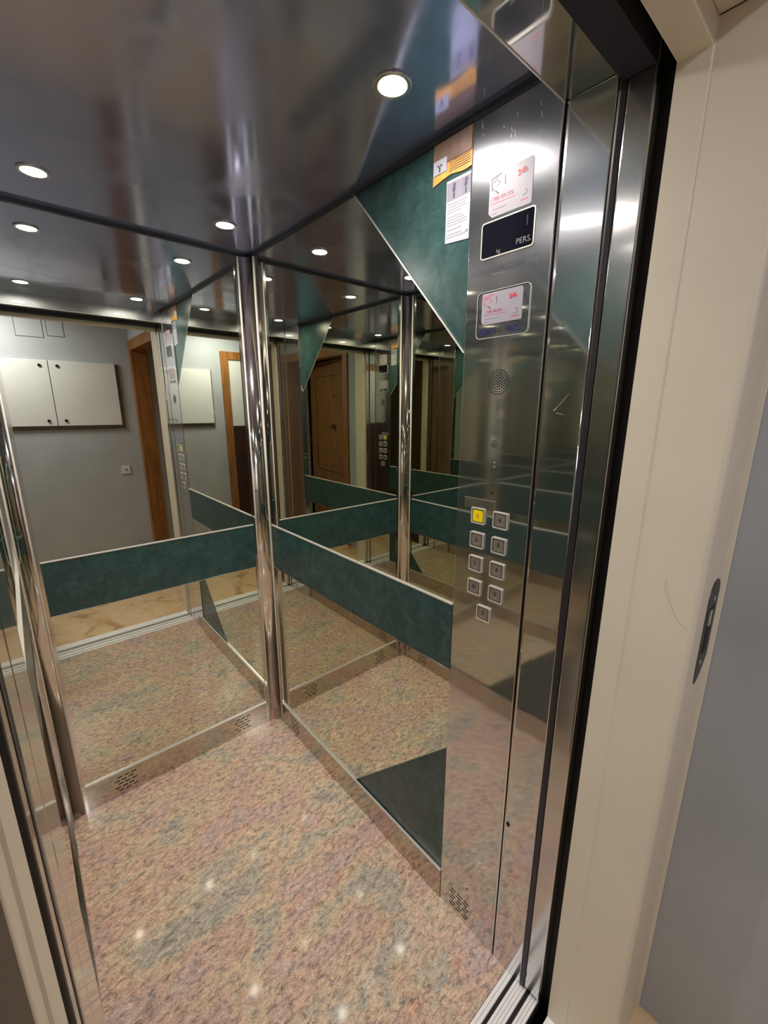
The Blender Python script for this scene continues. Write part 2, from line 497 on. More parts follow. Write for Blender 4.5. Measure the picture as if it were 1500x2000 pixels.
# ---- back wall: two mirrors and the teal band between them
T = 0.006
mb = tag(boxo('mirror_panel', (XB0, XB1, D, D + T, Z_BAND1 + 0.004, H), 'mirror'), 'large upper mirror on the back wall facing the open door', 'mirror')
mb2 = tag(boxo('mirror_panel', (XB0, XB1, D, D + T, Z_KICK + 0.003, Z_BAND0 - 0.003), 'mirror'), 'lower mirror on the back wall, below the teal band', 'mirror')
bd = thing('wall_band', 'dark teal laminate band with chrome edges across the back wall mirrors', 'wall band', (0.43, D, Z_BAND0))
boxo('band_panel', (XB0, XB1, D - 0.003, D + T, Z_BAND0 + 0.003, Z_BAND1 - 0.004), 'laminate', bd)
boxo('edge_strip', (XB0, XB1, D - 0.005, D + T, Z_BAND1 - 0.003, Z_BAND1 + 0.0028), 'chrome', bd, bevel=0.0012)
boxo('edge_strip', (XB0, XB1, D - 0.007, D + T, Z_BAND0 - 0.002, Z_BAND0 + 0.0025), 'polished', bd, bevel=0.001)

# ---- side walls: mirrors with one corner cut off on the slant, teal laminate showing beside them
CUT_T = ((0.274, 1.692), (0.690, H))       # upper slant (y, z)
CUT_B = ((0.725, Z_KICK + 0.003), (0.271, 0.584))


def side(xf, s, side_name):
    x0, x1 = sorted((xf, xf - s * T))
    up = [(YR1, Z_BAND1 + 0.004), (YR1, H), (CUT_T[1][0], H), (YR0, CUT_T[0][1] - 0.003), (YR0, Z_BAND1 + 0.004)]
    lo = [(YR1, Z_KICK + 0.003), (YR1, Z_BAND0 - 0.003), (YR0, Z_BAND0 - 0.003), (YR0, CUT_B[1][1]), (CUT_B[0][0], Z_KICK + 0.003)]
    for tag_, pts, lab in (('u', up, 'upper mirror with slanted corner on the %s wall of the lift' % side_name),
                           ('l', lo, 'lower mirror with slanted corner on the %s wall below the teal band' % side_name)):
        root = thing('mirror_panel', lab, 'mirror', (xf, 0.8, pts[0][1]))
        bm = bmesh.new(); prism(bm, pts, 'x', x0, x1); obj('mirror_glass', bm, 'mirror', root)
        # bright ground edge along the slant
        a, b = (CUT_T if tag_ == 'u' else (CUT_B[1], CUT_B[0]))
        dy, dz = b[0] - a[0], b[1] - a[1]; ln = math.hypot(dy, dz); ny, nz = -dz / ln * 0.0010, dy / ln * 0.0010
        bm = bmesh.new()
        prism(bm, [(a[0] - ny, a[1] - nz), (b[0] - ny, b[1] - nz), (b[0] + ny, b[1] + nz), (a[0] + ny, a[1] + nz)], 'x', xf - s * T, xf + s * 0.0008)
        obj('ground_edge', bm, 'chrome' if tag_ == 'u' else 'glass_edge', root)
    x0b, x1b = sorted((xf + s * 0.003, xf - s * T))
    root = thing('wall_band', 'dark teal laminate band with chrome edges along the %s wall' % side_name, 'wall band', (xf, 0.8, Z_BAND0))
    boxo('band_panel', (x0b, x1b, YR0, YR1, Z_BAND0 + 0.003, Z_BAND1 - 0.004), 'laminate', root)
    x0c, x1c = sorted((xf + s * 0.005, xf - s * T))
    boxo('edge_strip', (x0c, x1c, YR0, YR1, Z_BAND1 - 0.003, Z_BAND1 + 0.0028), 'chrome', root, bevel=0.0012)
    boxo('edge_strip', (x0c, x1c, YR0, YR1, Z_BAND0 - 0.002, Z_BAND0 + 0.0025), 'polished', root, bevel=0.001)


side(W, -1, 'right')
side(XL, 1, 'left')


# ---- corner posts: concave polished coves with flat lips
def cove(xf, sx, label):
    """xf side wall plane, sx = +1 post opens towards +x (left corner) or -1"""
    xe = XB0 if sx > 0 else XB1       # end on the back wall
    ye = YR1
    root = thing('corner_post', label, 'corner post', (xf, D, 0))
    lip = 0.014
    a = abs(xe - xf) - lip; b = (D - ye) - lip
    pts = []
    # from back-wall lip to side-wall lip
    pts.append((xe, D - 0.005))
    pts.append((xe - sx * lip, D - 0.005))
    n = 14
    for k in range(n + 1):
        t = math.pi / 2 * k / n
        # concave: arc bulging into the corner
        x = xf + sx * 0.005 + sx * (a - 0.002) * (1 - math.sin(t))
        y = ye + lip + (b - 0.007) * math.cos(t)
        pts.append((x, y))
    pts.append((xf + sx * 0.005, ye))
    bm = bmesh.new()
    lo = [bm.verts.new((p[0], p[1], 0.0)) for p in pts]; hi = [bm.verts.new((p[0], p[1], H)) for p in pts]
    for i in range(len(pts) - 1):
        fc = bm.faces.new((lo[i], lo[i + 1], hi[i + 1], hi[i]))
        fc.smooth = 2 <= i < len(pts) - 2
    # closed back
    bk = [(xf - sx * 0.004, ye), (xf - sx * 0.004, D + 0.006), (xe, D + 0.006)]
    lob = [bm.verts.new((p[0], p[1], 0.0)) for p in bk]; hib = [bm.verts.new((p[0], p[1], H)) for p in bk]
    chain_lo = lo + lob; chain_hi = hi + hib
    m = len(chain_lo)
    for i in range(len(pts) - 1, m):
        j = (i + 1) % m
        bm.faces.new((chain_lo[i], chain_lo[j], chain_hi[j], chain_hi[i]))
    bm.faces.new(chain_lo); bm.faces.new(chain_hi)
    obj('cove', bm, 'cove_steel', root)
    # two slim beads that frame the cove
    for (px, py) in ((xe - sx * lip, D - 0.0065), (xf + sx * 0.0065, ye + lip)):
        bm = bmesh.new(); prism(bm, circle(px, py, 0.0032, 10), 'z', 0.0, H - 0.001); obj('bead', bm, 'chrome', root, smooth=True)
    return root


cove(W, -1, 'polished steel cove post in the back right corner, between the mirrors')
cove(XL, 1, 'polished steel cove post in the back left corner at the picture edge')

# ================================================================== FRONT: control panel, posts, doors
# ---- control panel of the right wall
cp = thing('control_panel', 'tall steel control panel with buttons, display and capacity plate', 'control panel', (W, 0.17, 0.0))
XP = W - 0.0015
bm = bmesh.new(); box(bm, XP, W + 0.02, Y_POST + 0.001, Y_PAN - 0.0005, 0.0, CEIL - 0.001)
obj('faceplate', bm, 'panel_steel', cp, bevel=0.0012)
# bright folded edge beside the door post
bm = bmesh.new(); prism(bm, [(XP - 0.0016, Y_POST + 0.0026), (XP - 0.0016, Y_POST + 0.0004), (XP + 0.003, Y_POST - 0.0006), (XP + 0.003, Y_POST + 0.003)], 'z', 0.0, 2.10)
obj('folded_edge', bm, 'lamp_ring', cp, bevel=0.0006)
# display
bm = bmesh.new(); prism(bm, rrect(0.1715, 1.912, 0.123, 0.067, 0.005), 'x', XP - 0.0022, XP + 0.001)
dp = obj('display', bm, 'display', cp)
bm = bmesh.new(); ring_prism(bm, rrect(0.1715, 1.912, 0.127, 0.071, 0.007), rrect(0.1715, 1.912, 0.122, 0.066, 0.005), 'x', XP - 0.0032, XP + 0.001); obj('display_rim', bm, 'chrome', dp)
for s, yy, zz, sz in (('PERS.', 0.131, 1.892, 0.0155), ('kg', 0.190, 1.8865, 0.0110)):
    obj('writing', text_bm(s, sz, on_right(XP - 0.0024, yy, zz)), 'display_text', dp)
boxo('display_scratch', (XP - 0.0026, XP - 0.0021, 0.1255, 0.1262, 1.917, 1.934), 'display_text', dp)
random.seed(11)
for k in range(16):
    bm = bmesh.new()
    a, b = 0.10 + random.random() * 0.15, 2.02 + random.random() * 0.11
    ln = 0.004 + random.random() * 0.010; t = math.radians(60 + random.random() * 50); w = 0.00018
    y2, z2 = a + ln * math.cos(t), b + ln * math.sin(t)
    prism(bm, [(a - w, b), (a + w, b), (y2 + w * 0.5, z2), (y2 - w * 0.5, z2)], 'x', XP - 0.0003, XP + 0.0002)
    obj('hairline_scratch', bm, 'bare', cp)
for k in range(5):
    bm = bmesh.new(); a, b = 0.085 + random.random() * 0.12, 1.84 + random.random() * 0.03; ln = 0.02 + 0.02 * random.random()
    prism(bm, [(a, b), (a + ln, b + 0.001), (a + ln, b + 0.0012), (a, b + 0.0002)], 'x', XP - 0.0003, XP + 0.0002)
    obj('hairline_scratch', bm, 'bare', cp)
# capacity plate
bm = bmesh.new(); prism(bm, rrect(0.1715, 1.764, 0.131, 0.096, 0.010), 'x', XP - 0.0012, XP + 0.001)
pl = obj('capacity_plate', bm, 'panel_steel', cp)
bm = bmesh.new(); ring_prism(bm, rrect(0.1715, 1.764, 0.1315, 0.0965, 0.0105), rrect(0.1715, 1.764, 0.129, 0.094, 0.0095), 'x', XP - 0.0028, XP + 0.001); obj('plate_rim', bm, 'chrome', pl)
bm = bmesh.new(); ring_prism(bm, rrect(0.1715, 1.764, 0.129, 0.094, 0.0095), rrect(0.1715, 1.764, 0.1265, 0.0915, 0.0085), 'x', XP - 0.0016, XP + 0.001); obj('plate_groove', bm, 'seam', pl)
for s, yy, sz, sq in (('450 KG', 0.2055, 0.0180, 0.78), ('PERS.', 0.1405, 0.0185, 0.84)):
    obj('capacity_writing', text_bm(s, sz, on_right(XP - 0.0015, yy, 1.7295), bold=0.0006, squeeze=sq), 'blue_ink', pl)
obj('worn_numeral', text_bm('6', 0.0150, on_right(XP - 0.0015, 0.1755, 1.7290), squeeze=0.8), 'seam', pl)
bm = bmesh.new(); prism(bm, circle(0.1195, 1.792, 0.0016, 10), 'x', XP - 0.0018, XP); prism(bm, circle(0.1195, 1.789, 0.0012, 10), 'x', XP - 0.0018, XP); obj('screw_mark', bm, 'dark', pl)

# speaker and microphone holes
bm = bmesh.new()
prism(bm, circle(0.171, 1.6215, 0.0022, 8), 'x', XP - 0.0005, XP + 0.0005)
for ring, n in ((1, 6), (2, 12), (3, 18), (4, 24), (5, 30)):
    for k in range(n):
        a = 2 * math.pi * (k + 0.5 * (ring % 2)) / n
        prism(bm, circle(0.171 + ring * 0.0052 * math.cos(a), 1.6215 + ring * 0.0052 * math.sin(a), 0.00195, 8), 'x', XP - 0.0005, XP + 0.0005)
obj('speaker_grille', bm, 'dark', cp)
bm = bmesh.new()
for ring, n in ((0, 1), (1, 6), (2, 12)):
    for k in range(n):
        a = 2 * math.pi * k / n
        prism(bm, circle(0.171 + ring * 0.0040 * math.cos(a), 1.485 + ring * 0.0040 * math.sin(a), 0.0014, 8), 'x', XP - 0.0005, XP + 0.0005)
obj('microphone_grille', bm, 'dark', cp)
bm = bmesh.new(); prism(bm, circle(0.170, 1.370, 0.0032, 16), 'x', XP - 0.0006, XP + 0.0005); obj('indicator_hole', bm, 'dark', cp)
for dz in (1.433, 1.443):
    bm = bmesh.new(); prism(bm, circle(0.167, dz, 0.0016, 10), 'x', XP - 0.0010, XP + 0.0005); obj('rivet', bm, 'bare', cp)
boxo('label_plate', (XP - 0.0016, XP, 0.158, 0.247, 1.3275, 1.3515), 'plate_steel', cp, bevel=0.0006)

BUT = [(0.2025, 1.309, 'bell'), (0.1395, 1.309, '6'), (0.2025, 1.247, '2'), (0.1395, 1.247, '5'), (0.2025, 1.185, '1'), (0.1395, 1.185, '4'),
       (0.2025, 1.122, 'B'), (0.1395, 1.122, '3'), (0.1705, 1.060, 'S')]
BLAB = {'bell': 'yellow square push button', '6': 'steel push button, top right', '2': 'steel push button marked 2', '1': 'steel push button marked 1', 'S': 'lowest steel push button'}
for by, bz, ch in BUT:
    bm = bmesh.new()
    ring_prism(bm, rrect(by, bz, 0.0405, 0.0405, 0.0035), rrect(by, bz, 0.0335, 0.0335, 0.0025), 'x', XP - 0.0050, XP + 0.0005)
    fr = obj('push_button', bm, 'button_steel', cp, bevel=0.0009)
    if ch in BLAB: fr['label'] = BLAB[ch]
    bm = bmesh.new(); ring_prism(bm, rrect(by, bz, 0.0335, 0.0335, 0.0025), rrect(by, bz, 0.0285, 0.0285, 0.002), 'x', XP - 0.0012, XP + 0.0005)
    obj('button_groove', bm, 'rubber', fr)
    bm = bmesh.new(); prism(bm, rrect(by, bz, 0.0285, 0.0285, 0.002), 'x', XP - 0.0042, XP)
    obj('button_cap', bm, 'yellow_cap' if ch == 'bell' else 'cap_steel', fr, bevel=0.0005)
    if ch == 'bell':
        bm = bmesh.new()
        prism(bm, [(by - 0.0045, bz - 0.003), (by + 0.0045, bz - 0.003), (by + 0.0030, bz), (by + 0.0028, bz + 0.004), (by, bz + 0.006), (by - 0.0028, bz + 0.004), (by - 0.0030, bz)], 'x', XP - 0.0046, XP - 0.0041)
        prism(bm, circle(by, bz - 0.0045, 0.0011, 8), 'x', XP - 0.0046, XP - 0.0041)
        obj('bell_mark', bm, 'orange_mark', fr)
    else:
        obj('numeral', text_bm(ch, 0.0155, on_right(XP - 0.0044, by, bz + 0.002), depth=0.0005), 'seam', fr)
        bm = bmesh.new()
        for dy in (0.003, -0.002, -0.005): prism(bm, circle(by + dy, bz - 0.0085, 0.0009, 8), 'x', XP - 0.0048, XP - 0.0042)
        obj('raised_dots', bm, 'button_steel', fr)

# vent slots and screw at the foot of the panel
bm = bmesh.new()
for k in range(6):
    zz = 0.086 - k * 0.0125; a0 = 0.158 + (0.006 if k % 2 else 0.0)
    for j in range(3): box(bm, XP - 0.0006, XP + 0.0005, a0 + j * 0.025, a0 + j * 0.025 + 0.018, zz - 0.0019, zz + 0.0019)
obj('vent_slots', bm, 'dark', cp)
bm = bmesh.new(); prism(bm, circle(0.169, 0.142, 0.0030, 12), 'x', XP - 0.0006, XP + 0.0005); obj('screw_hole', bm, 'dark', cp)

# ---- door post strip beside the panel (slightly turned towards the landing)
dpst = thing('door_post', 'narrow polished steel post between control panel and car door edge', 'door post', (W, 0.02, 0))
bm = bmesh.new()
prism(bm, [(W + 0.0015, Y_POST - 0.003), (W - 0.0005, Y_POST - 0.010), (W + 0.0002, 0.03), (W + 0.0012, Y_GROOVE + 0.0015), (W + 0.002, Y_GROOVE), (W + 0.02, Y_GROOVE), (W + 0.02, Y_POST - 0.003)], 'z', 0.0, 2.0945)
obj('post_face', bm, 'panel_steel', dpst)
bm = bmesh.new(); prism(bm, circle(Y_GROOVE + 0.0005, 0.0, 0.0016, 8), 'z', 0.0, 2.0945)
for v in bm.verts: v.co.x, v.co.y = W + 0.0012 + v.co.y, v.co.x
obj('post_edge', bm, 'polished', dpst, smooth=True)
bm = bmesh.new(); prism(bm, [(0.054 + 0.0052 * math.cos(a), 0.494 + 0.0075 * math.sin(a)) for a in [2 * math.pi * k / 20 for k in range(20)]], 'x', W - 0.0012, W + 0.003)
obj('key_hole', bm, 'dark', dpst)
# scratch
bm = bmesh.new()
for (y0, z0, y1, z1, w) in ((0.026, 1.570, 0.008, 1.592, 0.0004), (0.036, 1.560, 0.026, 1.570, 0.0011), (0.030, 1.556, 0.014, 1.552, 0.0003)):
    dy, dz = y1 - y0, z1 - z0; ln = math.hypot(dy, dz); ny, nz = -dz / ln * w, dy / ln * w
    prism(bm, [(y0 - ny, z0 - nz), (y1, z1), (y0 + ny, z0 + nz)], 'x', W - 0.0009, W + 0.0012)
obj('scratch', bm, 'bare', dpst)

# ---- edge of the sliding car door standing open on the right
cdr = thing('sliding_door', 'edge of the open steel car door beyond the black groove on the right', 'sliding door', (W, -0.06, 0.012))
boxo('door_panel', (W + 0.001, W + 0.03, Y_DOOR1, Y_DOOR0, 0.012, 2.19), 'door_steel', cdr, bevel=0.003)
bm = bmesh.new()
prism(bm, [(W + 0.001, Y_GROOVE - 0.0015), (W - 0.0005, Y_GROOVE - 0.006), (W + 0.001, Y_DOOR0 + 0.001), (W + 0.012, Y_DOOR0 + 0.001), (W + 0.012, Y_GROOVE - 0.0015)], 'z', 0.006, 2.19)
obj('rubber_seal', bm, 'rubber', cdr, smooth=False)

# ---- left side: front panel, post and door edges, seen at a grazing angle
lp = thing('front_panel', 'plain polished steel front panel on the left, seen edge-on', 'wall panel', (XLF, 0.17, 0))
bm = bmesh.new(); box(bm, XLF - 0.04, XLF, Y_POST + 0.001, Y_PAN, 0.0, CEIL - 0.001); obj('faceplate', bm, 'panel_steel', lp, bevel=0.004)
lpo = thing('door_post', 'narrow steel post on the left edge of the doorway', 'door post', (XLF, 0.02, 0))
bm = bmesh.new(); prism(bm, [(XLF - 0.002, Y_POST - 0.003), (XLF, Y_POST - 0.008), (XLF + 0.0005, Y_GROOVE + 0.002), (XLF - 0.001, Y_GROOVE), (XLF - 0.03, Y_GROOVE), (XLF - 0.03, Y_POST - 0.003)], 'z', 0.0, 2.0945)
obj('post_face', bm, 'panel_steel', lpo)
ldr = thing('sliding_door', 'edge of the steel car door on the left, behind the dark strip', 'sliding door', (XLF, -0.06, 0.012))
boxo('door_panel', (XLF - 0.03, XLF - 0.001, -0.066, Y_DOOR0, 0.012, 2.19), 'door_steel', ldr, bevel=0.003)
boxo('dark_end_strip', (XLF - 0.03, XLF - 0.0008, -0.075, -0.0662, 0.012, 2.19), 'rubber', ldr, bevel=0.002)  # strip added to paint the door end dark, as shade of the gap
boxo('rubber_seal', (XLF - 0.012, XLF - 0.0005, Y_DOOR0 + 0.001, Y_GROOVE - 0.0015, 0.006, 2.19), 'rubber', ldr)

# ---- transom over the car doorway
tr = thing('door_transom', 'polished steel transom across the top of the car doorway', 'transom', (0.43, 0.02, 2.095))
boxo('transom_body', (XLF, W, Y_GROOVE, Y_POST, 2.095, 2.20), 'panel_steel', tr, bevel=0.0015)
boxo('lower_edge', (XLF, W, Y_POST - 0.0005, Y_POST + 0.0022, 2.0935, 2.0965), 'chrome', tr)
bm = bmesh.new(); box(bm, XLF, W, Y_DOOR1 + 0.002, Y_GROOVE - 0.006, 2.080, 2.28); box(bm, XLF - 0.10, W + 0.10, Y_DOOR1 + 0.002, Y_POST, 2.21, 2.28); struct('beam_door_track', bm, 'shaft')
# dark shaft behind the car doors, right and left
bm = bmesh.new(); box(bm, W + 0.032, W + 0.06, Y_L0 + 0.0005, Y_POST, -0.2, 2.28); struct('wall_shaft_right', bm, 'dark')
bm = bmesh.new(); box(bm, XLF - 0.10, XLF - 0.04, Y_L0 + 0.0005, Y_POST, -0.2, 2.28); struct('wall_shaft_left', bm, 'dark')

# ---- door sill with running grooves
sl = thing('door_sill', 'ribbed aluminium car door sill with two black guide grooves', 'door sill', (0.43, -0.02, 0))
bm = bmesh.new(); box(bm, XL, W + 0.03, Y_DOOR1 + 0.004, 0.0205, -0.035, -0.009); obj('sill_base', bm, 'dark', sl)
ridges = []
for a, b, n in ((0.0205, 0.001, 2), (-0.0085, -0.041, 4), (-0.0515, Y_DOOR1 + 0.005, 3)):
    w = (a - b) / n
    for k in range(n): ridges.append((a - (k + 1) * w + 0.0005, a - k * w - 0.0005))
for (y0, y1) in ridges:
    bm = bmesh.new(); box(bm, XL, W + 0.03, y0, y1, -0.012, -0.0015); obj('sill_rib', bm, 'sill', sl)

# ================================================================== LANDING DOORWAY
structbox('floor_shaft_gap', (-0.4, 1.2, Y_L0, Y_DOOR1 + 0.004, -0.25, -0.2), 'dark')
sill2 = thing('landing_sill', 'pale metal landing sill in front of the lift shaft gap', 'door sill', (0.43, -0.13, 0))
boxo('sill_plate', (XLF, W + 0.01, -0.175, Y_L0, -0.03, 0.0), 'sill', sill2)
# right jamb, bent sheet steel: edge, narrow return, wide face, rounded nose, stop face
def jamb_pts(x0, s, Y_L2=Y_L2):
    p = [(x0 + s * 0.05, Y_L0), (x0, Y_L0), (x0 + s * 0.0005, Y_L1 + 0.001), (x0 + s * 0.0022, Y_L1 - 0.0015)]
    rr = 0.010
    xn = x0 + s * 0.0022
    for k in range(7):
        a = math.pi / 2 * k / 6
        p.append((xn + s * rr * (1 - math.cos(a)), Y_L2 + rr - rr * math.sin(a)))
    p.append((x0 + s * 0.200, Y_L2 + 0.006)); p.append((x0 + s * 0.200, Y_L0))
    return p
bm = bmesh.new(); prism(bm, jamb_pts(W, 1), 'z', 0.0, 2.10)
dj = struct('door_1', bm, 'beige')
bm = bmesh.new()
xr = W + 0.200
prism(bm, [(xr, Y_L2 + 0.012), (xr, Y_L2 + 0.001), (xr + 0.005, Y_L2 - 0.001), (xr + 0.009, Y_L2 + 0.003), (xr + 0.009, Y_L2 + 0.012)], 'z', 0.0, 2.10)
obj('door_frame_flange', bm, 'beige', dj)
bm = bmesh.new(); box(bm, XLF - 0.06, W + 0.06, Y_L1, Y_L0, 2.066, 2.30); box(bm, XLF - 0.2, W + 0.2, Y_L2, Y_L1, 2.10, 2.30)
obj('door_header', bm, 'beige', dj, bevel=0.002)
bm = bmesh.new(); prism(bm, [(W - 0.0 + 0.0015, Y_L2 + 0.006), (W + 0.0015, Y_L1 - 0.002), (W + 0.0035, Y_L1 - 0.002), (W + 0.0035, Y_L2 + 0.006)], 'z', 2.0985, 2.1004)
obj('frame_joint', bm, 'seam', dj)
bm2 = bmesh.new(); prism(bm2, jamb_pts(0.0075, -1, -0.186), 'z', 0.0, 2.10)
obj('door_jamb', bm2, 'beige', dj)

# landing door leaf standing open against the left of the doorway
ld = thing('landing_door', 'dark brown landing door leaf standing open at the left picture edge', 'door', (-0.014, -0.5, 0))
boxo('door_leaf', (-0.034, 0.0065, -0.80, -0.190, 0.008, 2.085), 'brown_leaf', ld, bevel=0.003)

# strike plate on the stop face
sp = thing('strike_plate', 'long dull metal lock strike plate on the beige door frame', 'strike plate', (1.0, Y_L2 + 0.004, 1.15))
out = [(0.962, 1.052), (0.957, 1.075), (0.957, 1.225), (0.965, 1.243), (0.985, 1.252), (1.012, 1.252), (1.028, 1.243), (1.034, 1.225), (1.034, 1.085), (1.010, 1.060), (0.985, 1.045), (0.968, 1.043)]
ys = Y_L2 + 0.0045
bm = bmesh.new(); prism(bm, out, 'y', ys - 0.0035, ys + 0.004); obj('plate', bm, 'strike', sp, bevel=0.0012)
boxo('latch_slot', (0.975, 1.008, ys - 0.0040, ys, 1.105, 1.200), 'dark', sp)
boxo('latch_bolt', (0.978, 0.992, ys - 0.0060, ys, 1.165, 1.195), 'bare', sp)
for sx_, sz_ in ((0.985, 1.085), (1.0, 1.215)):
    bm = bmesh.new(); prism(bm, circle(sx_, sz_, 0.0045, 12), 'y', ys - 0.0044, ys); obj('screw', bm, 'bare', sp)

# thin hair stuck on the jamb
hp = [(-0.204, 1.272), (-0.2035, 1.262), (-0.2050, 1.252), (-0.208, 1.244), (-0.2115, 1.236), (-0.216, 1.228), (-0.220, 1.220), (-0.224, 1.212), (-0.2285, 1.204), (-0.234, 1.198), (-0.240, 1.1945), (-0.248, 1.190)]
bm = bmesh.new(); rings = []
for (yy, zz) in hp:
    rings.append([bm.verts.new((W + 0.0010 + 0.0003 * math.cos(a), yy + 0.0003 * math.sin(a) * 0.7, zz + 0.0003 * math.sin(a) * 0.7)) for a in (0, 2.09, 4.19)])
for a, b in zip(rings, rings[1:]):
    for k in range(3): bm.faces.new((a[k], a[(k + 1) % 3], b[(k + 1) % 3], b[k]))
tag(obj('hair', bm, plain('brown_hair', (0.16, 0.13, 0.08), 0.5)), 'single long thin hair stuck to the beige door frame', 'hair')

# ================================================================== HALLWAY
structbox('floor_hallway', (HALL_XL, HALL_XR + 0.3, HALL_Y - 0.1, -0.1755, -0.03, -0.001), 'marble')
structbox('ceiling_hallway', (HALL_XL, HALL_XR + 0.3, HALL_Y - 0.1, Y_L2 + 0.1, HALL_Z, HALL_Z + 0.05), 'hall_ceiling')
structbox('wall_far', (HALL_XL, HALL_XR + 0.3, HALL_Y - 0.1, HALL_Y, 0.0, HALL_Z), 'hall_wall')
structbox('wall_hallway_left', (HALL_XL - 0.1, HALL_XL, HALL_Y - 0.1, Y_L2 + 0.1, 0.0, HALL_Z), 'hall_wall')
# the wall that holds the landing doorway: left part, right part, above the header
bm = bmesh.new(); box(bm, HALL_XL, 0.0075 - 0.19, -0.176, Y_L0 - 0.001, 0.0, HALL_Z); box(bm, 0.0075 - 0.2, W + 0.2, Y_L2 + 0.01, Y_L0 - 0.001, 2.30, HALL_Z)
struct('wall_landing', bm, 'hall_wall')
# right hallway wall, with the opening of the oak door
bm = bmesh.new()
box(bm, HALL_XR, HALL_XR + 0.25, -0.66, Y_L0, 0.0, HALL_Z)
box(bm, HALL_XR, HALL_XR + 0.25, -1.90, -0.66, 2.20, HALL_Z)
box(bm, HALL_XR, HALL_XR + 0.25, HALL_Y, -1.90, 0.0, HALL_Z)
struct('wall_hallway_right', bm, 'hall_wall')
# unlit room behind the oak door
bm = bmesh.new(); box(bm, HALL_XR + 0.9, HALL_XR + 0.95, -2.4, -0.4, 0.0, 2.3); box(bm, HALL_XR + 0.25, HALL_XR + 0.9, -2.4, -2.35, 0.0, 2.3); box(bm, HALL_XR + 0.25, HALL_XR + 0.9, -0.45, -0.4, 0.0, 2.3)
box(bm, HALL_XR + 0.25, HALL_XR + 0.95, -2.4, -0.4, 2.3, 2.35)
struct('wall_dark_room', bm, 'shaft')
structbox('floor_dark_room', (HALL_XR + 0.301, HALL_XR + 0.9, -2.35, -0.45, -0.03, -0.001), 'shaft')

# flat door in the right hallway wall
od = thing('oak_door', 'brown panelled oak flat door with orange frame in the hallway', 'door', (HALL_XR, -1.28, 0))
bm = bmesh.new()
for (y0, y1, z0, z1) in ((-1.955, -1.87, 0, 2.225), (-0.73, -0.645, 0, 2.225), (-1.87, -0.73, 2.13, 2.225)):
    box(bm, HALL_XR - 0.016, HALL_XR + 0.002, y0, y1, z0, z1)
obj('door_casing', bm, 'oak', od, bevel=0.003)
bm = bmesh.new(); box(bm, HALL_XR + 0.002, HALL_XR + 0.13, -1.90, -1.87, 0, 2.16); box(bm, HALL_XR + 0.002, HALL_XR + 0.12, -0.73, -0.70, 0, 2.16); box(bm, HALL_XR + 0.002, HALL_XR + 0.12, -1.87, -0.73, 2.13, 2.16)
obj('door_lining', bm, 'oak', od)
HX, HYY, AJ = HALL_XR + 0.10, -0.735, math.radians(8.5)
def swing(bm):
    """turn the leaf about its hinge so that it stands ajar into the dark room"""
    bmesh.ops.rotate(bm, verts=bm.verts, cent=(HX, HYY, 0), matrix=Matrix.Rotation(AJ, 3, 'Z'))
    return bm
bm = bmesh.new(); box(bm, HX, HX + 0.04, -1.865, HYY, 0.008, 2.126)
leaf = obj('door_leaf', swing(bm), 'oak_leaf', od)
for (y0, y1, z0, z1) in ((-1.72, -0.88, 0.80, 1.98), (-1.72, -0.88, 0.16, 0.62)):
    bm = bmesh.new()
    ring_prism(bm, [(y0, z0), (y1, z0), (y1, z1), (y0, z1)], [(y0 + .03, z0 + .03), (y1 - .03, z0 + .03), (y1 - .03, z1 - .03), (y0 + .03, z1 - .03)], 'x', HX - 0.012, HX + 0.001)
    obj('panel_moulding', swing(bm), 'oak_leaf', leaf, bevel=0.004)
bm = bmesh.new(); prism(bm, circle(-1.16, 1.72, 0.016, 16), 'x', HX - 0.012, HX + 0.001); obj('peephole', swing(bm), 'brass', leaf)
bm = bmesh.new(); prism(bm, circle(-1.16, 1.36, 0.026, 18), 'x', HX - 0.05, HX + 0.001); obj('door_knob', swing(bm), 'brass', leaf, bevel=0.006)

# meter cabinets on the far wall
mc = thing('meter_cabinet', 'wide white two-door meter cabinet on the grey hallway wall', 'cabinet', (0.40, HALL_Y, 1.36))
boxo('cabinet_body_shadow', (-0.13, 0.958, HALL_Y + 0.001, HALL_Y + 0.012, 1.362, 1.992), 'cabinet_body_shadow', mc)  # dark margin below and right of the doors paints their shadow
for x0, x1, ks in ((-0.112, 0.3925, (0.331,)), (0.3985, 0.925, (0.462,))):
    dr = boxo('cabinet_door', (x0, x1, HALL_Y + 0.012, HALL_Y + 0.032, 1.400, 1.992), 'cabinet', mc, bevel=0.002)
    for kx in ks:
        for kz in (1.945, 1.448):
            bm = bmesh.new(); prism(bm, circle(kx, kz, 0.0135, 14), 'y', HALL_Y + 0.031, HALL_Y + 0.040); obj('lock_knob', bm, 'black_knob', dr)

# flush access panels above the cabinet
for x0, x1, z0, z1, lab in ((0.205, 0.405, 2.187, 2.36, 'left flush access panel with dark seam above the meter cabinet'), (0.43, 0.56, 2.207, 2.36, 'right small flush access panel above the meter cabinet')):
    ap = thing('access_panel', lab, 'access panel', ((x0 + x1) / 2, HALL_Y, z0))
    boxo('panel_cover', (x0 + 0.004, x1 - 0.004, HALL_Y, HALL_Y + 0.004, z0 + 0.004, z1), 'hall_wall', ap)
    boxo('panel_gap', (x0, x1, HALL_Y, HALL_Y + 0.0015, z0, z1 + 0.004), 'seam', ap)

# light switch
sw = thing('light_switch', 'square white light switch on the grey hallway wall', 'light switch', (0.903, HALL_Y, 0.89))
boxo('switch_plate', (0.862, 0.944, HALL_Y, HALL_Y + 0.009, 0.892, 0.974), 'switch', sw, bevel=0.003)
bm = bmesh.new(); prism(bm, circle(0.906, 0.932, 0.0085, 14), 'y', HALL_Y + 0.008, HALL_Y + 0.011); obj('switch_key', bm, 'black_knob', sw)

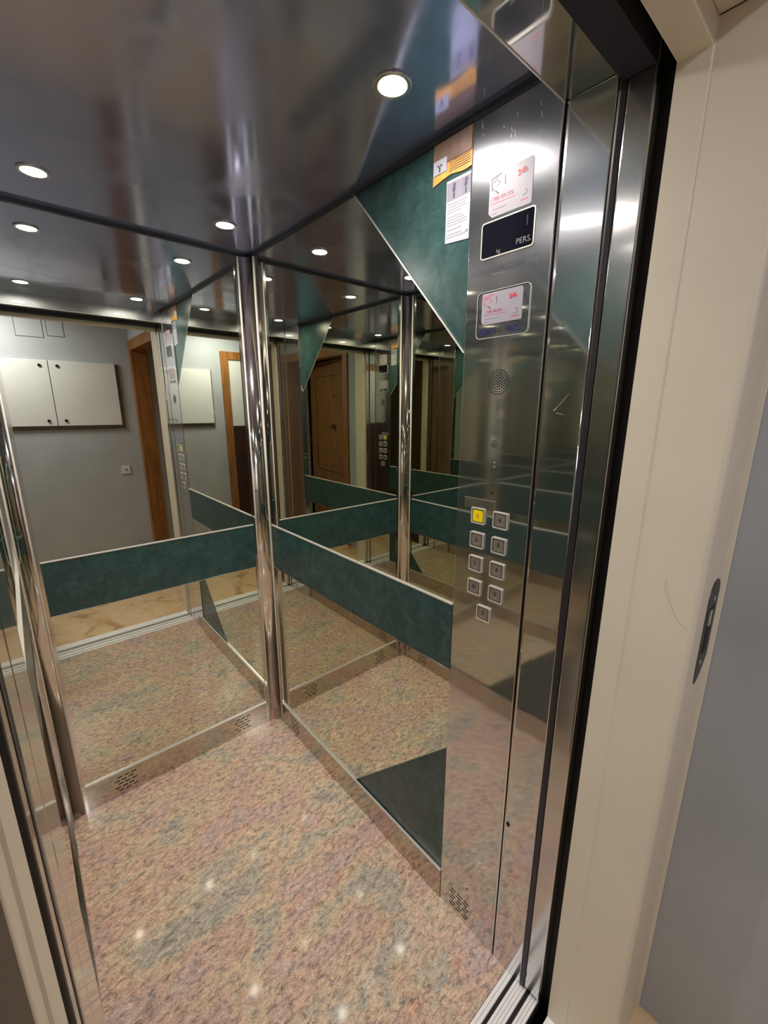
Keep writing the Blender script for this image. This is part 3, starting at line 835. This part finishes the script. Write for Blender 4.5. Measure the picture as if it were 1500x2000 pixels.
# wood-framed doorway at the left of the far wall
wf = thing('framed_doorway', 'wood-framed hallway doorway with white panel over dark door', 'doorway', (-0.70, HALL_Y, 0))
bm = bmesh.new()
for (x0, x1, z0, z1) in ((-0.335, -0.245, 0, 2.21), (-1.15, -1.06, 0, 2.21), (-1.06, -0.335, 2.12, 2.21)):
    box(bm, x0, x1, HALL_Y, HALL_Y + 0.022, z0, z1)
obj('frame', bm, 'oak', wf, bevel=0.003)
boxo('white_panel', (-1.06, -0.335, HALL_Y, HALL_Y + 0.010, 1.36, 2.12), 'cabinet', wf)
boxo('dark_leaf', (-1.06, -0.335, HALL_Y, HALL_Y + 0.008, 0.0, 1.36), 'dark_wood', wf)

# hallway ceiling lamp
hlmp = thing('hallway_lamp', 'round white hallway ceiling lamp outside the lift', 'lamp', (-0.10, -1.50, HALL_Z))
bm = bmesh.new(); ring_prism(bm, circle(-0.10, -1.50, 0.19, 32), circle(-0.10, -1.50, 0.175, 32), 'z', HALL_Z - 0.07, HALL_Z); obj('lamp_rim', bm, 'switch', hlmp)
bm = bmesh.new(); prism(bm, circle(-0.10, -1.50, 0.175, 32), 'z', HALL_Z - 0.065, HALL_Z - 0.05); obj('lamp_lens', bm, 'lens_white', hlmp)

# ================================================================== CEILING SPOTS
LX, LY = (0.189, 0.690), (0.322, 1.160)
LLAB = {(0, 0): 'recessed ceiling spot near the doorway on the left side', (1, 0): 'recessed ceiling spot nearest the control panel, largest and brightest',
        (0, 1): 'recessed ceiling spot at the back left of the car', (1, 1): 'recessed ceiling spot in the back right, above the corner post'}
proto = None
for (i, j), lab in LLAB.items():
    cx, cyy = LX[i], LY[j]
    sd = bpy.data.lights.new('spot_beam', 'SPOT'); sd.energy = BEAM_W; sd.color = LAMP_COL; sd.spot_size = math.radians(138); sd.spot_blend = 1.0; sd.shadow_soft_size = 0.011
    so = bpy.data.objects.new('spot_beam', sd); so.location = (cx, cyy, CEIL - 0.0055); col.objects.link(so)
    if proto is None:
        root = thing('ceiling_spot', lab, 'ceiling lamp', (cx, cyy, CEIL), 'recessed spots in the steel ceiling')
        bm = bmesh.new(); ring_prism(bm, circle(cx, cyy, 0.0370, 40), circle(cx, cyy, 0.0275, 40), 'z', CEIL - 0.0035, CEIL - 0.0002)
        rim = obj('trim_ring', bm, 'lamp_ring', root, bevel=0.001)
        bm = bmesh.new(); prism(bm, circle(cx, cyy, 0.0275, 40), 'z', CEIL - 0.0025, CEIL - 0.0008)
        lens = obj('bulb', bm, 'lamp', root)
        proto = (root, rim, lens)
    else:
        root = proto[0].copy(); col.objects.link(root); root.location = (cx, cyy, CEIL); root['label'] = lab
        for ch in proto[1:]:
            c = ch.copy(); col.objects.link(c); c.parent = root

# ================================================================== PAPERS AND STICKERS
# two service cards stuck on the panel
def service_card(y0, y1, z0, z1, x, label, cut, faded):
    root = thing('service_card', label, 'sticker', (x, (y0 + y1) / 2, z0), 'service cards on the control panel')
    yc, zc, w, h = (y0 + y1) / 2, (z0 + z1) / 2, y1 - y0, z1 - z0
    pts = [(y1, z1), (y1, z0 + cut), (y1 - cut, z0), (y0, z0), (y0, z1)]
    if cut: pts = [(y1, z1 - 0.002), (y1, z0 + cut), (y1 - cut, z0), (y0 + 0.002, z0), (y0, z0 + 0.002), (y0, z1 - 0.004), (y0 + 0.004, z1), (y1 - 0.002, z1)]
    bm = bmesh.new(); prism(bm, pts, 'x', x - 0.0006, x); card = obj('card', bm, 'card', root)
    xi = x - 0.0009
    ph = 'pink_ink' if faded else 'grey_ink'
    # photo corner: bent head-and-headset outline of a few strokes
    bm = bmesh.new()
    def stroke(a, b, wd):
        dy, dz = b[0] - a[0], b[1] - a[1]; ln = math.hypot(dy, dz); ny, nz = -dz / ln * wd, dy / ln * wd
        prism(bm, [(a[0] - ny, a[1] - nz), (b[0] - ny, b[1] - nz), (b[0] + ny, b[1] + nz), (a[0] + ny, a[1] + nz)], 'x', xi, xi + 0.0004)
    U = lambda a, b: (y1 - a * w, z0 + b * h)
    stroke(U(0.06, 0.88), U(0.28, 0.93), 0.0016); stroke(U(0.05, 0.90), U(0.07, 0.60), 0.0014); stroke(U(0.10, 0.78), U(0.20, 0.86), 0.0012)
    stroke(U(0.08, 0.66), U(0.22, 0.50), 0.0007); stroke(U(0.20, 0.80), U(0.26, 0.74), 0.0012); stroke(U(0.24, 0.72), U(0.17, 0.68), 0.0007)
    obj('portrait_lines', bm, ph, card)
    bm = bmesh.new(); stroke(U(0.37, 0.86), U(0.38, 0.64), 0.0006); stroke(U(0.16, 0.58), U(0.23, 0.50), 0.0008); obj('dark_lines', bm, 'dark_ink', card)
    obj('red_writing', text_bm('24h', h * 0.185, on_right(xi, yc - 0.27 * w, z0 + 0.76 * h, 0.08), depth=0.0002, bold=0.0004), 'red_ink', card)
    obj('phone_number', text_bm('( 900 400 272', h * 0.125, on_right(xi, y1 - 0.32 * w, z0 + 0.40 * h), depth=0.0002, bold=0.0001, squeeze=0.92), 'pink_ink', card)
    bm = bmesh.new()
    box(bm, xi, xi + 0.0003, y1 - 0.62 * w, y1 - 0.05 * w, z0 + 0.295 * h, z0 + 0.312 * h); obj('rule', bm, 'pink_ink', card)
    bm = bmesh.new()
    box(bm, xi, xi + 0.0003, y1 - 0.42 * w, y1 - 0.10 * w, z0 + 0.165 * h, z0 + 0.178 * h); box(bm, xi, xi + 0.0003, y1 - 0.20 * w, y1 - 0.08 * w, z0 + 0.065 * h, z0 + 0.08 * h)
    obj('small_print', bm, 'pale_ink', card)
    bm = bmesh.new()
    c = U(0.85, 0.30)
    for k in range(7):
        a0, a1 = math.radians(-100 + k * 30), math.radians(-100 + (k + 1) * 30)
        stroke((c[0] - 0.0035 * math.cos(a0), c[1] + 0.0045 * math.sin(a0)), (c[0] - 0.0035 * math.cos(a1), c[1] + 0.0045 * math.sin(a1)), 0.0006)
    stroke((c[0] + 0.001, c[1] - 0.0045), (c[0] + 0.005, c[1] - 0.006), 0.0006)
    obj('emblem', bm, 'grey_ink', card)
    bm = bmesh.new(); box(bm, xi, xi + 0.0003, y1 - 0.92 * w, y1 - 0.76 * w, z0 + 0.125 * h, z0 + 0.145 * h); obj('red_line', bm, 'red_ink', card)
    return root


service_card(0.121, 0.2215, 1.9545, 2.035, XP, 'white service card with red 24h, stuck above the black display', 0.009, False)
service_card(0.1235, 0.2245, 1.745, 1.8085, XP - 0.0012, 'pinkish service card with red 24h inside the capacity plate rim', 0.006, True)

# notice sheet on the teal laminate
XW = W + 0.004
ns = thing('notice_sheet', 'white printed notice with small photos on the teal wall', 'notice', (XW, 0.31, 1.936))
bm = bmesh.new(); prism(bm, [(0.345, 1.9395), (0.345, 2.0655), (0.2755, 2.0655), (0.2755, 1.9340)], 'x', XW - 0.0016, XW - 0.0001)
sh = obj('sheet', bm, 'paper', ns)
xi = XW - 0.0019
bm = bmesh.new(); box(bm, xi, xi + 0.0003, 0.2765, 0.343, 2.024, 2.060); obj('photo_strip', bm, 'pale_ink', sh)
for cy_, s in ((0.322, 1.0), (0.288, 1.1)):
    bm = bmesh.new()
    prism(bm, circle(cy_, 2.053, 0.0042 * s, 10), 'x', xi - 0.0003, xi); box(bm, xi - 0.0003, xi, cy_ - 0.003, cy_ + 0.005, 2.040, 2.049)
    box(bm, xi - 0.0003, xi, cy_ - 0.002, cy_ + 0.003, 2.027, 2.038)
    obj('photo_figure', bm, 'dark_ink', sh)
bm = bmesh.new(); box(bm, xi - 0.0002, xi, 0.2765, 0.281, 2.026, 2.058); box(bm, xi - 0.0002, xi, 0.2955, 0.3000, 2.026, 2.058); obj('photo_shade', bm, 'grey_ink', sh)
random.seed(4)
bm = bmesh.new()
zz = 2.017
while zz > 1.946:
    e = 0.2785 + random.random() * 0.024
    box(bm, xi, xi + 0.0003, e, 0.3405, zz - 0.0007, zz + 0.0007)
    zz -= 0.0056 if random.random() < 0.75 else 0.0095
obj('text_lines', bm, 'pale_ink', sh)
bm = bmesh.new(); box(bm, xi, xi + 0.0003, 0.2785, 0.286, 1.949, 1.954); obj('small_mark', bm, 'grey_ink', sh)

# creased yellow-orange notice under the ceiling
on = thing('orange_notice', 'creased orange notice with torn lower edge just under the ceiling', 'notice', (XW, 0.33, 2.07))
bm = bmesh.new()
N = 12
def zlow(t): return 2.0745 - 0.004 * math.sin(t * 9) * 0.6 - 0.006 * max(0, t - 0.86) * 7
cols = []
for i in range(N + 1):
    t = i / N; y = 0.2745 + t * 0.1125
    zl = zlow(t); cr = 0.0012 * math.sin(t * 15)
    cols.append([bm.verts.new((XW - 0.0022 - abs(cr), y, zl)), bm.verts.new((XW - 0.0014, y, 2.150)), bm.verts.new((XW - 0.0001, y, 2.150)), bm.verts.new((XW - 0.0001, y, zl))])
for i in range(N):
    a, b = cols[i], cols[i + 1]
    for k in range(4): bm.faces.new((a[k], b[k], b[(k + 1) % 4], a[(k + 1) % 4]))
bm.faces.new(cols[0]); bm.faces.new(cols[-1])
osht = obj('sheet', bm, 'orange_paper', on)
boxo('dark_top_band', (XW - 0.0040, XW - 0.0022, 0.2755, 0.3855, 2.104, 2.149), 'brown_paper', osht)  # upper part of the sheet, darker brown
boxo('white_label', (XW - 0.0044, XW - 0.0022, 0.345, 0.385, 2.088, 2.116), 'paper', osht)
bm = bmesh.new()
for cy_, cz_ in ((0.366, 2.099), (0.370, 2.104), (0.362, 2.104), (0.366, 2.094)): prism(bm, circle(cy_, cz_, 0.0028, 8), 'x', XW - 0.0048, XW - 0.0043)
obj('label_print', bm, 'dark_ink', osht)
bm = bmesh.new()
for k in range(5): box(bm, XW - 0.0042, XW - 0.0036, 0.278, 0.338, 2.0825 + k * 0.0045, 2.0832 + k * 0.0045)
obj('print_lines', bm, 'brown_paper', osht)
